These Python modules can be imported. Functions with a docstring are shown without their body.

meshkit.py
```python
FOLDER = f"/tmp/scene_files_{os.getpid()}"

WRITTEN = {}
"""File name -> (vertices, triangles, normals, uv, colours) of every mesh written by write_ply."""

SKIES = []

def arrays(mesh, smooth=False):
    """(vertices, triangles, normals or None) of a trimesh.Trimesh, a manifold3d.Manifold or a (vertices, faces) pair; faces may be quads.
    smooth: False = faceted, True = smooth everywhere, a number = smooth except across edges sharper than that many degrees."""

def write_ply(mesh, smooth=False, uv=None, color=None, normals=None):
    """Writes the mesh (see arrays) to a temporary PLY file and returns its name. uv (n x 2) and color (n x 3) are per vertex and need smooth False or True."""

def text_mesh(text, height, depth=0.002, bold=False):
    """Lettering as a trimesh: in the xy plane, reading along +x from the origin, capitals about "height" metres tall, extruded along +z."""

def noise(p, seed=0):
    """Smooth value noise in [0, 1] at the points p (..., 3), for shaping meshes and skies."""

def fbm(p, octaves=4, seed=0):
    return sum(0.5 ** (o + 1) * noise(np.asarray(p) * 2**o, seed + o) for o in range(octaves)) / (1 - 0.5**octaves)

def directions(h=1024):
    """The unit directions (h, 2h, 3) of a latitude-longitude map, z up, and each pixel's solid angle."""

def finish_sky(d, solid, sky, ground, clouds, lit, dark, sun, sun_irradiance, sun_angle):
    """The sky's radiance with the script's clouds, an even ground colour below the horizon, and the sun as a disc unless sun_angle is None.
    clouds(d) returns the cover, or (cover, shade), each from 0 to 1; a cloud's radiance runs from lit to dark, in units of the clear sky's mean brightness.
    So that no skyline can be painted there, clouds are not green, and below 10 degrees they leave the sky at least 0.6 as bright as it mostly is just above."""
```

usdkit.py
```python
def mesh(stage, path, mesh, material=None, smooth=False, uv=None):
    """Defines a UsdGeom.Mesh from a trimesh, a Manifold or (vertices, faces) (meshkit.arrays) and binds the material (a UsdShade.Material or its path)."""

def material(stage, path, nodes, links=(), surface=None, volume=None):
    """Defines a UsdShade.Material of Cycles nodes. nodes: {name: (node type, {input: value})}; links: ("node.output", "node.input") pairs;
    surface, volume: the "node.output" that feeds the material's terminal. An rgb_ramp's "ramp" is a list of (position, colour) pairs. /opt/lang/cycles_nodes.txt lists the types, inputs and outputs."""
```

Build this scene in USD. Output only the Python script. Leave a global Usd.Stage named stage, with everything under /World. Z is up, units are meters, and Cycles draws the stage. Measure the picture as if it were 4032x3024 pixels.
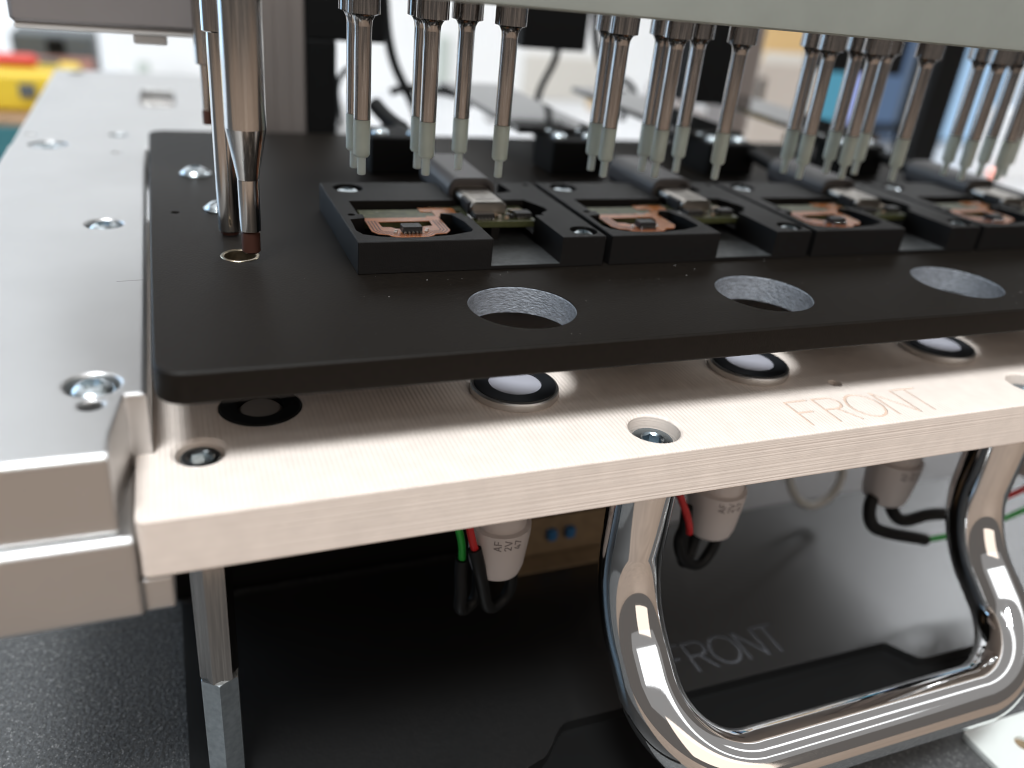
import math, random
import numpy as np, trimesh
import manifold3d as m3
from manifold3d import Manifold as MF, CrossSection as CS
from shapely.geometry import LineString, Polygon
from shapely.ops import unary_union
import usdkit, meshkit
from pxr import Usd, UsdGeom, UsdLux, UsdShade, Gf, Sdf, Vt

random.seed(4); rng = np.random.default_rng(4)
stage = Usd.Stage.CreateInMemory()
UsdGeom.SetStageUpAxis(stage, 'Z'); UsdGeom.SetStageMetersPerUnit(stage, 1.0)
UsdGeom.Xform.Define(stage, '/World'); UsdGeom.Scope.Define(stage, '/World/Looks')
MM = 0.001                                   # the shapes below are written in millimetres

# ---------------------------------------------------------------- camera
CAM = (4.42, -106.2, 53.0)
RIGHT, DOWN, FWD = (0.92972929, -0.35615763, 0.09356917), (-0.08560937, -0.45618342, -0.88575828), (0.35815427, 0.81550502, -0.45461752)
cam = UsdGeom.Camera.Define(stage, '/World/camera')
neg = lambda a: tuple(-x for x in a)
cam.AddTransformOp().Set(Gf.Matrix4d(*RIGHT, 0, *neg(DOWN), 0, *neg(FWD), 0, *[c * MM for c in CAM], 1))
cam.CreateHorizontalApertureAttr(36.0); cam.CreateVerticalApertureAttr(27.0)
cam.CreateFocalLengthAttr(36.0 * 3302.3 / 4032)
cam.CreateFStopAttr(9.3); cam.CreateFocusDistanceAttr(0.146)
cam.CreateClippingRangeAttr(Gf.Vec2f(0.01, 50))
cam.CreateExposureAttr(0.0)

# ---------------------------------------------------------------- light: a dull warm room, ceiling panels, a window far to the right
dome = UsdLux.DomeLight.Define(stage, '/World/room_light')
dm = usdkit.material(stage, '/World/Looks/room_glow', {'b': ('background_shader', {'color': (0.145, 0.132, 0.123), 'strength': 1.0})}, surface='b.background')
UsdShade.MaterialBindingAPI.Apply(dome.GetPrim()).Bind(dm)
def lamp(name, pos, target, w, h, power, color):
    L = UsdLux.RectLight.Define(stage, '/World/' + name)
    p, t = np.array(pos, float), np.array(target, float)
    z = p - t; z /= np.linalg.norm(z)
    x = np.cross((0, 0, 1), z); x = x / np.linalg.norm(x) if np.linalg.norm(x) > 1e-6 else np.array([1.0, 0, 0])
    y = np.cross(z, x)
    L.AddTransformOp().Set(Gf.Matrix4d(*x, 0, *y, 0, *z, 0, *p, 1))
    L.CreateWidthAttr(w); L.CreateHeightAttr(h); L.CreateIntensityAttr(power); L.CreateColorAttr(Gf.Vec3f(*color)); L.CreateNormalizeAttr(False)
lamp('ceiling_lamp', (-0.38, -0.60, 1.7), (0.08, 0.03, 0), 0.48, 0.48, 66.0, (0.93, 0.985, 1.02))
lamp('ceiling_panel', (0.3, 0.1, 2.5), (0.3, 0.1001, 0), 8.0, 8.0, 0.20, (0.96, 0.98, 1.0))
for k, y in enumerate((-2.0, -0.55, 0.9)): lamp(f'ceiling_strip_{k + 1}', (0.4, y, 2.45), (0.4, y + 0.0001, 0), 5.0, 0.30, 1.6, (0.96, 0.985, 1.0))
lamp('front_fill', (0.40, -1.6, 0.66), (0.08, 0.0, -0.02), 1.4, 0.9, 1.4, (1.0, 0.84, 0.71))  # added fill behind the camera, lifts front faces and the shade under the plate
lamp('window_light', (1.30, 1.0, 0.80), (0.19, 0.03, -0.086), 0.7, 0.55, 18.0, (0.93, 0.96, 1.0))
lamp('window_light_left', (-0.62, 0.62, 0.17), (0.02, 0.05, 0.03), 0.6, 0.5, 2.4, (0.36, 0.66, 1.0))

# ---------------------------------------------------------------- materials
MATS = {}
def mat(name, col, rough=0.5, metal=0.0, var=0.0, vscale=400, bump=0.0, bscale=3000, bevel=0.0, spec=0.5, rvar=0.0, stretch=None, trans=0.0, coat=0.0, alpha=None, sss=0.0, speck=None, ior=1.5):
    N = {'g': ('geometry', {}), 'p': ('principled_bsdf', {'base_color': col, 'roughness': rough, 'metallic': metal, 'specular_ior_level': spec, 'ior': ior})}
    L = []
    src = 'g.position'
    if stretch:
        N['mp'] = ('mapping', {'scale': stretch}); L.append(('g.position', 'mp.vector')); src = 'mp.vector'
    if trans: N['p'][1]['transmission_weight'] = trans
    if coat: N['p'][1]['coat_weight'] = coat; N['p'][1]['coat_roughness'] = 0.1
    if sss: N['p'][1]['subsurface_weight'] = sss; N['p'][1]['subsurface_scale'] = 0.0012; N['p'][1]['subsurface_radius'] = (1, 1, 1)
    if var or rvar:
        N['n'] = ('noise_texture', {'scale': vscale, 'detail': 4.0}); L.append((src, 'n.vector'))
    if var:
        c = np.array(col)
        N['r'] = ('rgb_ramp', {'ramp': [(0.3, tuple(c * (1 - var))), (0.7, tuple(np.minimum(c * (1 + var), 1)))]})
        L += [('n.fac', 'r.fac'), ('r.color', 'p.base_color')]
    if speck:
        sc, sx, scol = speck
        N['sv'] = ('voronoi_texture', {'scale': sc}); N['sr'] = ('rgb_ramp', {'ramp': [(0.0, (1, 1, 1)), (sx, (1, 1, 1)), (sx + 0.04, (0, 0, 0))]})
        N['sn'] = ('noise_texture', {'scale': sc * 0.35, 'detail': 2.0}); N['sq'] = ('rgb_ramp', {'ramp': [(0.52, (0, 0, 0)), (0.6, (1, 1, 1))]})
        N['sm'] = ('mix', {'mix_type': 'multiply', 'fac': 1.0}); N['sbw'] = ('rgb_to_bw', {}); N['smix'] = ('mix', {'color2': scol, 'color1': col})
        L += [('g.position', 'sv.vector'), ('sv.distance', 'sr.fac'), ('g.position', 'sn.vector'), ('sn.fac', 'sq.fac'), ('sr.color', 'sm.color1'), ('sq.color', 'sm.color2'), ('sm.color', 'sbw.color'), ('sbw.val', 'smix.fac')]
        L = [l for l in L if l[1] != 'p.base_color']
        if var: L.append(('r.color', 'smix.color1'))
        L.append(('smix.color', 'p.base_color'))
    if rvar:
        N['rr'] = ('map_range', {'from_min': 0.3, 'from_max': 0.7, 'to_min': max(0.02, rough - rvar), 'to_max': min(1, rough + rvar)})
        L += [('n.fac', 'rr.value'), ('rr.result', 'p.roughness')]
    nrm = None
    if bevel:
        N['bv'] = ('bevel', {'radius': bevel * MM, 'samples': 4}); nrm = 'bv.bevel'
    if bump:
        N['bn'] = ('noise_texture', {'scale': bscale, 'detail': 3.0}); N['bp'] = ('bump', {'distance': bump * MM, 'strength': 1.0})
        L += [(src, 'bn.vector'), ('bn.fac', 'bp.height')]
        if nrm: L.append((nrm, 'bp.normal'))
        nrm = 'bp.normal'
    if nrm: L.append((nrm, 'p.normal'))
    MATS[name] = usdkit.material(stage, '/World/Looks/' + name, N, L, surface='p.BSDF')
    return MATS[name]
def glow(name, col, s):
    MATS[name] = usdkit.material(stage, '/World/Looks/' + name, {'e': ('emission', {'color': col, 'strength': s})}, surface='e.emission')

mat('black_plastic', (0.0062, 0.0044, 0.003), 0.52, var=0.25, vscale=900, bump=0.05, bscale=2600, bevel=0.25, spec=0.17)
mat('hole_wall_lit', (0.18, 0.20, 0.23), 0.38, var=0.3, vscale=900, bump=0.35, bscale=1500, stretch=(1, 1, 2.5), spec=0.7)  # black plastic with the cool light on it put into the colour
mat('nest_plastic', (0.0062, 0.0054, 0.0052), 0.5, var=0.2, vscale=1500, bump=0.06, bscale=4000, bevel=0.15, spec=0.28)
mat('nest_floor', (0.05, 0.053, 0.054), 0.5, var=0.3, vscale=700, bump=0.1, bscale=1200)
mat('anodised', (0.61, 0.605, 0.60), 0.36, 1.0, var=0.03, vscale=60, bump=0.012, bscale=9000, bevel=0.9)
mat('steel', (0.54, 0.515, 0.49), 0.15, 1.0, rvar=0.06, vscale=400, stretch=(6, 6, 0.15), var=0.18)
mat('probe_steel', (0.41, 0.39, 0.375), 0.17, 1.0, rvar=0.08, vscale=600, stretch=(6, 6, 0.2), var=0.32)
mat('zinc', (0.60, 0.66, 0.69), 0.24, 1.0, var=0.15, vscale=900, bump=0.02, bscale=3000)
mat('zinc_dark', (0.30, 0.36, 0.40), 0.3, 1.0)
mat('chrome', (0.78, 0.78, 0.78), 0.06, 1.0, rvar=0.025, vscale=120)
mat('brass', (0.40, 0.34, 0.25), 0.3, 1.0, var=0.25, vscale=800)
mat('tip_reflection', (0.07, 0.028, 0.02), 0.3, 0.3)  # dark reflection at the steel pin ends, put into the colour
mat('sleeve', (0.66, 0.76, 0.64), 0.35, sss=0.5, trans=0.3, var=0.05, vscale=300)
mat('head_panel', (0.27, 0.29, 0.265), 0.36, sss=0.4, var=0.05, vscale=120, bump=0.02, bscale=500, spec=0.5, speck=(300, 0.03, (0.6, 0.62, 0.6)))
mat('white_plastic', (0.52, 0.475, 0.46), 0.45, bevel=0.2)
mat('lens', (0.40, 0.395, 0.44), 0.3, coat=0.3)
mat('bezel_black', (0.012, 0.013, 0.015), 0.35, speck=(900, 0.05, (0.35, 0.35, 0.35)))
mat('bezel_metal', (0.66, 0.63, 0.60), 0.38, 1.0, var=0.05)
mat('ink', (0.16, 0.14, 0.14), 0.6)
mat('grey_rubber', (0.26, 0.235, 0.215), 0.45); mat('rubber', (0.006, 0.006, 0.006), 0.55, spec=0.25)
mat('green_wire', (0.01, 0.28, 0.03), 0.45); mat('red_wire', (0.42, 0.008, 0.01), 0.45); mat('white_wire', (0.6, 0.6, 0.57), 0.5)
mat('pcb', (0.10, 0.115, 0.045), 0.4, var=0.25, vscale=2500, spec=0.5)
mat('stiffener', (0.125, 0.135, 0.055), 0.4, var=0.35, vscale=700, speck=(600, 0.2, (0.36, 0.37, 0.30)))
mat('polyimide', (0.62, 0.19, 0.02), 0.25, var=0.15, vscale=400, coat=0.2)
mat('copper_flex', (0.72, 0.265, 0.11), 0.35, var=0.1, vscale=500, coat=0.2)
mat('trace', (0.20, 0.06, 0.03), 0.35)
mat('chip', (0.03, 0.03, 0.031), 0.42, spec=0.5)
mat('solder', (0.75, 0.74, 0.72), 0.22, 1.0)
mat('plug_metal', (0.46, 0.43, 0.39), 0.33, 1.0, var=0.06)
mat('overmold', (0.085, 0.08, 0.082), 0.42, bevel=0.3, spec=0.6)
mat('black_textured', (0.0045, 0.0045, 0.0045), 0.33, var=0.2, vscale=800, bump=0.03, bscale=1400, ior=1.9)
mat('engraving_light', (0.055, 0.055, 0.06), 0.5)
mat('speckled', (0.055, 0.055, 0.055), 0.5, var=0.45, vscale=1100, bump=0.3, bscale=1300, spec=0.6, speck=(2600, 0.34, (0.24, 0.235, 0.23)))
mat('bench_white', (0.66, 0.66, 0.67), 0.4, var=0.04, vscale=12)
mat('bench_shade_grey', (0.34, 0.34, 0.35), 0.5, var=0.05, vscale=60); mat('wall_white', (0.84, 0.84, 0.84), 0.9, var=0.02, vscale=6)  # the grey is the bench with shade put into its colour
mat('grey_metal', (0.22, 0.20, 0.195), 0.5, 0.4, var=0.04, vscale=40, bevel=0.6)
mat('profile_metal', (0.34, 0.30, 0.28), 0.4, 0.7, var=0.06, vscale=60, stretch=(3, 3, 0.2))
mat('pale_metal', (0.62, 0.60, 0.58), 0.5, 0.3)
mat('matt_black', (0.0035, 0.0034, 0.0033), 0.6, spec=0.16); mat('gloss_black', (0.006, 0.006, 0.006), 0.07, ior=2.2)
mat('cardboard', (0.20, 0.14, 0.08), 0.8, var=0.15, vscale=300)
mat('blue_part', (0.02, 0.12, 0.28), 0.4)
mat('yellow_plastic', (0.72, 0.50, 0.035), 0.45); mat('red_plastic', (0.60, 0.06, 0.045), 0.45); mat('teal_plastic', (0.03, 0.14, 0.16), 0.5)
mat('pink_card', (0.42, 0.22, 0.19), 0.7); mat('slate', (0.09, 0.10, 0.105), 0.6); mat('brown_wood', (0.36, 0.22, 0.12), 0.6, var=0.2, vscale=40)
mat('warm_wood', (0.225, 0.163, 0.122), 0.5, var=0.2, vscale=30, stretch=(1, 8, 1)); mat('tan_box', (0.60, 0.40, 0.18), 0.6); mat('beige_box', (0.46, 0.40, 0.35), 0.7); mat('cream_panel', (0.62, 0.59, 0.54), 0.8); mat('pale_green', (0.50, 0.54, 0.50), 0.7)
mat('milk_plastic', (0.72, 0.75, 0.71), 0.4, sss=0.3)
mat('amber', (0.55, 0.42, 0.3), 0.4); mat('lint', (0.34, 0.33, 0.32), 0.7)
glow('screen_blue', (0.10, 0.155, 0.26), 1.0); glow('screen_cyan', (0.09, 0.30, 0.42), 1.0); glow('screen_sky', (0.38, 0.58, 0.82), 1.05); glow('screen_violet', (0.33, 0.40, 0.78), 1.0); glow('red_led', (1.0, 0.25, 0.12), 3.0)

# printed filament plate: fine raster lines on top, layer lines on the edges
def printed(name, col):
    N = {'g': ('geometry', {}), 's': ('separate_xyz', {}), 'sn': ('separate_xyz', {}), 'ax': ('math', {'math_type': 'absolute'}),
         'mx': ('math', {'math_type': 'multiply', 'value2': 2 * math.pi / 0.00078}), 'sx': ('math', {'math_type': 'sine'}),
         'mpz': ('mapping', {'scale': (6, 6, 3300)}), 'nz': ('noise_texture', {'scale': 1.0, 'detail': 2.0}),
         'nzs': ('math', {'math_type': 'multiply_add', 'value2': 2.2, 'value3': -1.1}),
         'sel': ('mix_float', {}), 'bv': ('bevel', {'radius': 0.0003, 'samples': 4}), 'bp': ('bump', {'distance': 0.00004, 'strength': 1.0}),
         'n': ('noise_texture', {'scale': 260.0, 'detail': 4.0}), 'r': ('rgb_ramp', {'ramp': [(0.3, tuple(np.array(col) * 0.95)), (0.7, tuple(np.array(col) * 1.04))]}),
         'p': ('principled_bsdf', {'roughness': 0.7, 'specular_ior_level': 0.2})}
    L = [('g.position', 's.vector'), ('g.true_normal', 'sn.vector'), ('sn.z', 'ax.value1'), ('s.x', 'mx.value1'), ('mx.value', 'sx.value1'), ('g.position', 'mpz.vector'), ('mpz.vector', 'nz.vector'),
         ('nz.fac', 'nzs.value1'), ('ax.value', 'sel.fac'), ('nzs.value', 'sel.a'), ('sx.value', 'sel.b'), ('sel.result', 'bp.height'), ('bv.bevel', 'bp.normal'), ('bp.normal', 'p.normal'),
         ('g.position', 'n.vector'), ('n.fac', 'r.fac'), ('r.color', 'p.base_color')]
    MATS[name] = usdkit.material(stage, '/World/Looks/' + name, N, L, surface='p.BSDF')
printed('printed_cream', (0.76, 0.665, 0.595))
mat('groove', (0.64, 0.48, 0.38), 0.7)

# ---------------------------------------------------------------- helpers
COUNT = {}
def numbered(parent, name):
    k = (parent, name); n = COUNT.get(k, 0); COUNT[k] = n + 1
    return f'{parent}/{name}' + (f'_{n:03d}' if n else '')
def tag(prim, label=None, cat=None, group=None, kind=None):
    for k, v in (('label', label), ('category', cat), ('group', group), ('kind', kind)):
        if v: prim.SetCustomDataByKey(k, v)
def to_tm(m):
    if isinstance(m, MF):
        q = m.to_mesh(); return trimesh.Trimesh(np.array(q.vert_properties[:, :3]), np.array(q.tri_verts), process=False)
    return m
def obj(name, mesh, material, parent='/World', smooth=30, **kw):
    if isinstance(mesh, (list, tuple)) and not isinstance(mesh[0], np.ndarray): mesh = trimesh.util.concatenate([to_tm(x) for x in mesh])
    mesh = to_tm(mesh)
    path = numbered(str(parent.GetPath()) if hasattr(parent, 'GetPath') else parent, name)
    p = usdkit.mesh(stage, path, trimesh.Trimesh(np.asarray(mesh.vertices) * MM, mesh.faces, process=False), MATS[material], smooth=smooth)
    tag(p.GetPrim(), **kw)
    return p
def thing(name, label, cat, loc=(0, 0, 0), group=None, rot=None):
    x = UsdGeom.Xform.Define(stage, numbered('/World', name)); x.AddTranslateOp().Set(Gf.Vec3d(*[c * MM for c in loc]))
    if rot: x.AddRotateXYZOp().Set(Gf.Vec3f(*rot))
    tag(x.GetPrim(), label, cat, group); return x
def copy(src, name, loc, label, rot=None):
    was = src.GetPrim().GetCustomData()
    x = thing(name, label, was['category'], loc, was.get('group'), rot)
    x.GetPrim().GetReferences().AddInternalReference(src.GetPath()); x.GetPrim().SetInstanceable(True)
    return x
def cbox(x0, x1, y0, y1, z0, z1, c=0.0):
    if c <= 0: return MF.cube((x1 - x0, y1 - y0, z1 - z0)).translate((x0, y0, z0))
    P = []
    for sx, X in ((1, x0), (-1, x1)):
        for sy, Y in ((1, y0), (-1, y1)):
            for sz, Z in ((1, z0), (-1, z1)):
                P += [(X + sx * c, Y + sy * c, Z), (X + sx * c, Y, Z + sz * c), (X, Y + sy * c, Z + sz * c)]
    return MF.hull_points(np.array(P, float))
def ring(r, z, x=0, y=0, n=48): a = np.arange(n) * 2 * math.pi / n; return np.c_[x + r * np.cos(a), y + r * np.sin(a), np.full(n, z)]
def cyl(r, z0, z1, x=0, y=0, c=0.0, n=48):
    P = [ring(r, z0 + c, x, y, n), ring(r, z1 - c, x, y, n)] + ([ring(r - c, z0, x, y, n), ring(r - c, z1, x, y, n)] if c else [])
    return MF.hull_points(np.vstack(P))
def cone(r0, r1, z0, z1, x=0, y=0, n=48): return MF.hull_points(np.vstack([ring(r0, z0, x, y, n), ring(r1, z1, x, y, n)]))
def prism(poly, z0, z1):
    g = poly if isinstance(poly, Polygon) else Polygon(poly)
    from shapely.geometry.polygon import orient
    g = orient(g)
    return CS([np.array(g.exterior.coords)[:-1]] + [np.array(h.coords)[:-1] for h in g.interiors], m3.FillRule.EvenOdd).extrude(z1 - z0).translate((0, 0, z0))
def rrect(x0, x1, y0, y1, r): return Polygon([(x0 + r, y0 + r), (x1 - r, y0 + r), (x1 - r, y1 - r), (x0 + r, y1 - r)]).buffer(r, quad_segs=8)
def rplate(x0, x1, y0, y1, z0, z1, r, c):
    P = []
    for d, z in ((c, z0), (0, z0 + c), (0, z1 - c), (c, z1)):
        q = np.array(rrect(x0 + d, x1 - d, y0 + d, y1 - d, max(r - d, 0.05)).exterior.coords); P.append(np.c_[q, np.full(len(q), z)])
    return MF.hull_points(np.vstack(P))
def tube(pts, r, n=14, cap=True):
    p = np.array(pts, float); t = np.gradient(p, axis=0); t /= np.linalg.norm(t, axis=1)[:, None]
    a = np.cross(t[0], (0, 0, 1.0) if abs(t[0, 2]) < 0.9 else (1.0, 0, 0)); rows = []
    rr = np.broadcast_to(r, (len(p),))
    for i in range(len(p)):
        a = a - t[i] * (a @ t[i]); a /= np.linalg.norm(a); b = np.cross(t[i], a)
        th = np.arange(n) * 2 * math.pi / n
        rows.append(p[i] + rr[i] * (np.cos(th)[:, None] * a + np.sin(th)[:, None] * b))
    V = np.vstack(rows); F = []
    for i in range(len(p) - 1):
        for j in range(n):
            k = (j + 1) % n; F += [(i * n + j, i * n + k, (i + 1) * n + k), (i * n + j, (i + 1) * n + k, (i + 1) * n + j)]
    if cap:
        V = np.vstack([V, p[0], p[-1]]); a0, a1 = len(V) - 2, len(V) - 1; e = (len(p) - 1) * n
        for j in range(n): F += [(a0, (j + 1) % n, j), (a1, e + j, e + (j + 1) % n)]
    m = trimesh.Trimesh(V, np.array(F), process=False)
    if m.volume < 0: m.invert()
    return m
def spline(pts, k=8):
    from scipy.interpolate import CubicSpline
    p = np.array(pts, float); s = np.r_[0, np.cumsum(np.linalg.norm(np.diff(p, axis=0), axis=1))]
    return CubicSpline(s, p)(np.linspace(0, s[-1], k * (len(p) - 1) + 1))
def fillet(pts, radii, n=14):
    """The polyline with its inner corners rounded, each by its own radius."""
    pts = [np.array(p, float) for p in pts]; out = [pts[0]]
    for a, b, c, r in zip(pts, pts[1:], pts[2:], radii):
        u = (a - b) / np.linalg.norm(a - b); v = (c - b) / np.linalg.norm(c - b)
        th = math.acos(np.clip(u @ v, -1, 1)); t = r / math.tan(th / 2)
        w = (u + v) / np.linalg.norm(u + v); o = b + w * r / math.sin(th / 2)
        p0, p1 = b + u * t - o, b + v * t - o; om = math.acos(np.clip(p0 @ p1 / r / r, -1, 1))
        for q in np.linspace(0, 1, n): out.append(o + (math.sin((1 - q) * om) * p0 + math.sin(q * om) * p1) / math.sin(om))
    return np.array(out + [pts[-1]])
def dense(p, step=1.0):
    out = [p[0]]
    for a, b in zip(p, p[1:]):
        k = max(1, int(np.linalg.norm(b - a) / step)); out += [a + (b - a) * (i + 1) / k for i in range(k)]
    return np.array(out)
def lathe(prof, n=48):
    V, F = [], []
    for r, z in prof: V.append(ring(max(r, 1e-4), z, n=n))
    V = np.vstack(V); k = len(prof)
    for i in range(k - 1):
        for j in range(n):
            q = (j + 1) % n; F += [(i * n + j, i * n + q, (i + 1) * n + q), (i * n + j, (i + 1) * n + q, (i + 1) * n + j)]
    m = trimesh.Trimesh(V, np.array(F), process=False); m.merge_vertices(digits_vertex=6); m.update_faces(m.nondegenerate_faces())
    if m.volume < 0: m.invert()
    return m
def star(r0, r1, n=6):
    return Polygon([((r0 if k % 2 == 0 else r1) * math.cos(k * math.pi / n), (r0 if k % 2 == 0 else r1) * math.sin(k * math.pi / n)) for k in range(2 * n)])
def hexa(r, rot=0): return Polygon([(r * math.cos(k * math.pi / 3 + rot), r * math.sin(k * math.pi / 3 + rot)) for k in range(6)])
def at(m, x, y, z): return m.translate((x, y, z)) if isinstance(m, MF) else m.copy().apply_translation((x, y, z))
def button_head(r, h, sock, depth, flange=0.0, kind='hex'):
    """A domed screw head with a socket cut into it."""
    P = [ring(r * math.cos(t), h * math.sin(t)) for t in np.linspace(0, 1.15, 7)]
    m = MF.hull_points(np.vstack(P))
    if flange: m = m + cyl(r + flange, 0, 0.22 * h, c=0.08)
    s = hexa(sock, 0.3) if kind == 'hex' else star(sock, sock * 0.72)
    return m - prism(s, h - depth, h + 3)
def cap_head(r, h, sock, depth):
    return cyl(r, 0, h, c=0.25) - prism(hexa(sock, 0.25), h - depth, h + 2) - cone(sock * 0.9, sock * 1.15, h - 0.35, h + 0.01)
def screw(parent, x, y, z, m, sock_r, sock_z, material='zinc', name='screw', **kw):
    s = obj(name, at(m, x, y, z), material, parent, **kw)
    return s

# ---------------------------------------------------------------- setting
obj('floor', cbox(-900, 1900, -62, 54, -110, -90, 0.6) + cbox(-900, 126, 53, 300, -110, -90, 0.6), 'speckled', kind='structure')
obj('bench', cbox(126.2, 1900, 54.2, 800, -110, -88.5, 0.6) + cbox(-900, 200, 300.2, 800, -110, -88.5, 0.6), 'bench_white', kind='structure')
obj('desk', cbox(-900, 1500, -900, -62.5, -130, -98, 1.0), 'warm_wood', kind='structure')
obj('bench_shade_sheet', cbox(127, 700, 54.4, 170, -88.45, -86.5, 0.4) - cbox(120, 900, 76, 76.8, -86.9, -80), 'bench_shade_grey', kind='structure')  # added sheet, carries the machine's shadow on the bench as grey
obj('wall', cbox(-1200, 2600, 800, 850, -300, 1200), 'wall_white', kind='structure')

# ---------------------------------------------------------------- base plate with FRONT
def strokes(text_w, h):
    """FRONT in single thin strokes, each letter as lines in a unit-high box."""
    arc = lambda cx, cy, rx, ry, a0, a1, n=14: [(cx + rx * math.cos(a), cy + ry * math.sin(a)) for a in np.linspace(a0, a1, n)]
    pi = math.pi
    L = [(0.00, [[(0, 0), (0, 1), (0.62, 1)], [(0, .52), (0.42, .52)]]),
         (0.80, [[(0, 0), (0, 1), (.38, 1)] + arc(.38, .76, .24, .24, pi / 2, -pi / 2) + [(0, .52)], [(.34, .52), (.64, 0)]]),
         (1.56, [arc(.44, .5, .44, .5, 0, 2 * pi, 30)]),
         (2.58, [[(0, 0), (0, 1), (.66, 0), (.66, 1)]]),
         (3.36, [[(0, 1), (.66, 1)], [(.33, 1), (.33, 0)]])]
    k = text_w / 4.02
    return [[LineString([((x0 + x) * k, y * h) for x, y in l]) for l in ls] for x0, ls in L]
bp = thing('base_plate', 'black textured base plate on the floor, engraved FRONT, lying under the cream plate', 'plate', (0, 0, 0))
outline = [(-1.5, -58), (-1.5, 54), (300, 54), (300, -8.4)] + [(163, -8.4)] + [(161 - 6.5 * t, -8.2 + 6.8 * (3 * t * t - 2 * t ** 3)) for t in np.linspace(0, 1, 9)] + [(71 - 9.5 * t, -1.2 - 7.0 * (3 * t * t - 2 * t ** 3)) for t in np.linspace(0, 1, 9)] + [(59, -9), (57.5, -58)]
body = prism(Polygon(outline), -90, -86)
front = unary_union([l.buffer(0.42, quad_segs=4) for ls in strokes(31.5, 8.2) for l in ls])
bl = MF()
for g in getattr(front, 'geoms', [front]): bl = bl + prism(g, -0.35, 0.2)
bl = bl.translate((99.6, 3.3, -86))
obj('plate', body - bl, 'black_textured', bp); obj('lower_step', cbox(56, 300, -21, 0, -89.99, -88.6, 0.2) - cbox(50, 58.5, -40, 10, -100, -80), 'matt_black', bp)
for k, ls in enumerate(strokes(31.5, 8.2)):
    g = unary_union([l.buffer(0.42, quad_segs=4) for l in ls])
    obj('letter', at(prism(g, 0, 0.05), 99.6, 3.3, -86.349), 'engraving_light', bp)

# ---------------------------------------------------------------- aluminium block at the left
al = thing('aluminium_block', 'silver anodised aluminium block in two layers at the left of the black plate', 'machine frame', (0, 0, 0))
ZA = -5.8
up = cbox(-110, -1.2, -9.2, 158, -18.0, ZA, 0.5) + cbox(-35.3, 72, 157, 296, -18.0, ZA, 0.5)
up = up - cbox(-200, -35.3, -1000, 1000, -40, 10)
notch = MF.hull_points(np.array([(-4.1, 6.4, z) for z in (-40, 10)] + [(3, 6.4, z) for z in (-40, 10)] + [(-4.1, -1.5, z) for z in (-40, 10)] + [(-5.6, -4.0, z) for z in (-40, 10)] + [(-5.6, -30, z) for z in (-40, 10)] + [(3, -30, z) for z in (-40, 10)], float))
up = up - notch
SCREWS = [(-8.15, 10.2, 3.2), (-9.4, 85.0, 3.3)]
for x, y, r in SCREWS: up = up - cyl(r + 0.35, ZA - 2.2, ZA + 1, x, y) - cone(r + 0.3, r + 0.75, ZA - 0.4, ZA + 0.01, x, y)
up = up - cyl(5.0, ZA - 2.0, ZA + 1, -26.2, 159) - cyl(1.5, ZA - 8, ZA + 1, -8.05, 4.1) - cone(1.4, 1.75, ZA - 0.4, ZA + .01, -8.05, 4.1)
up = up - cbox(-3.2, 8.6, 221, 256, ZA - 10, ZA + 1) - cyl(2.8, ZA - 1.2, ZA + 1, -8.8, 173) - cyl(1.5, ZA - 2, ZA + 1, -8.5, 150.2) - cyl(1.6, ZA - 2, ZA + 1, -31.6, 172)
obj('upper_layer', up, 'anodised', al)
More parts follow.
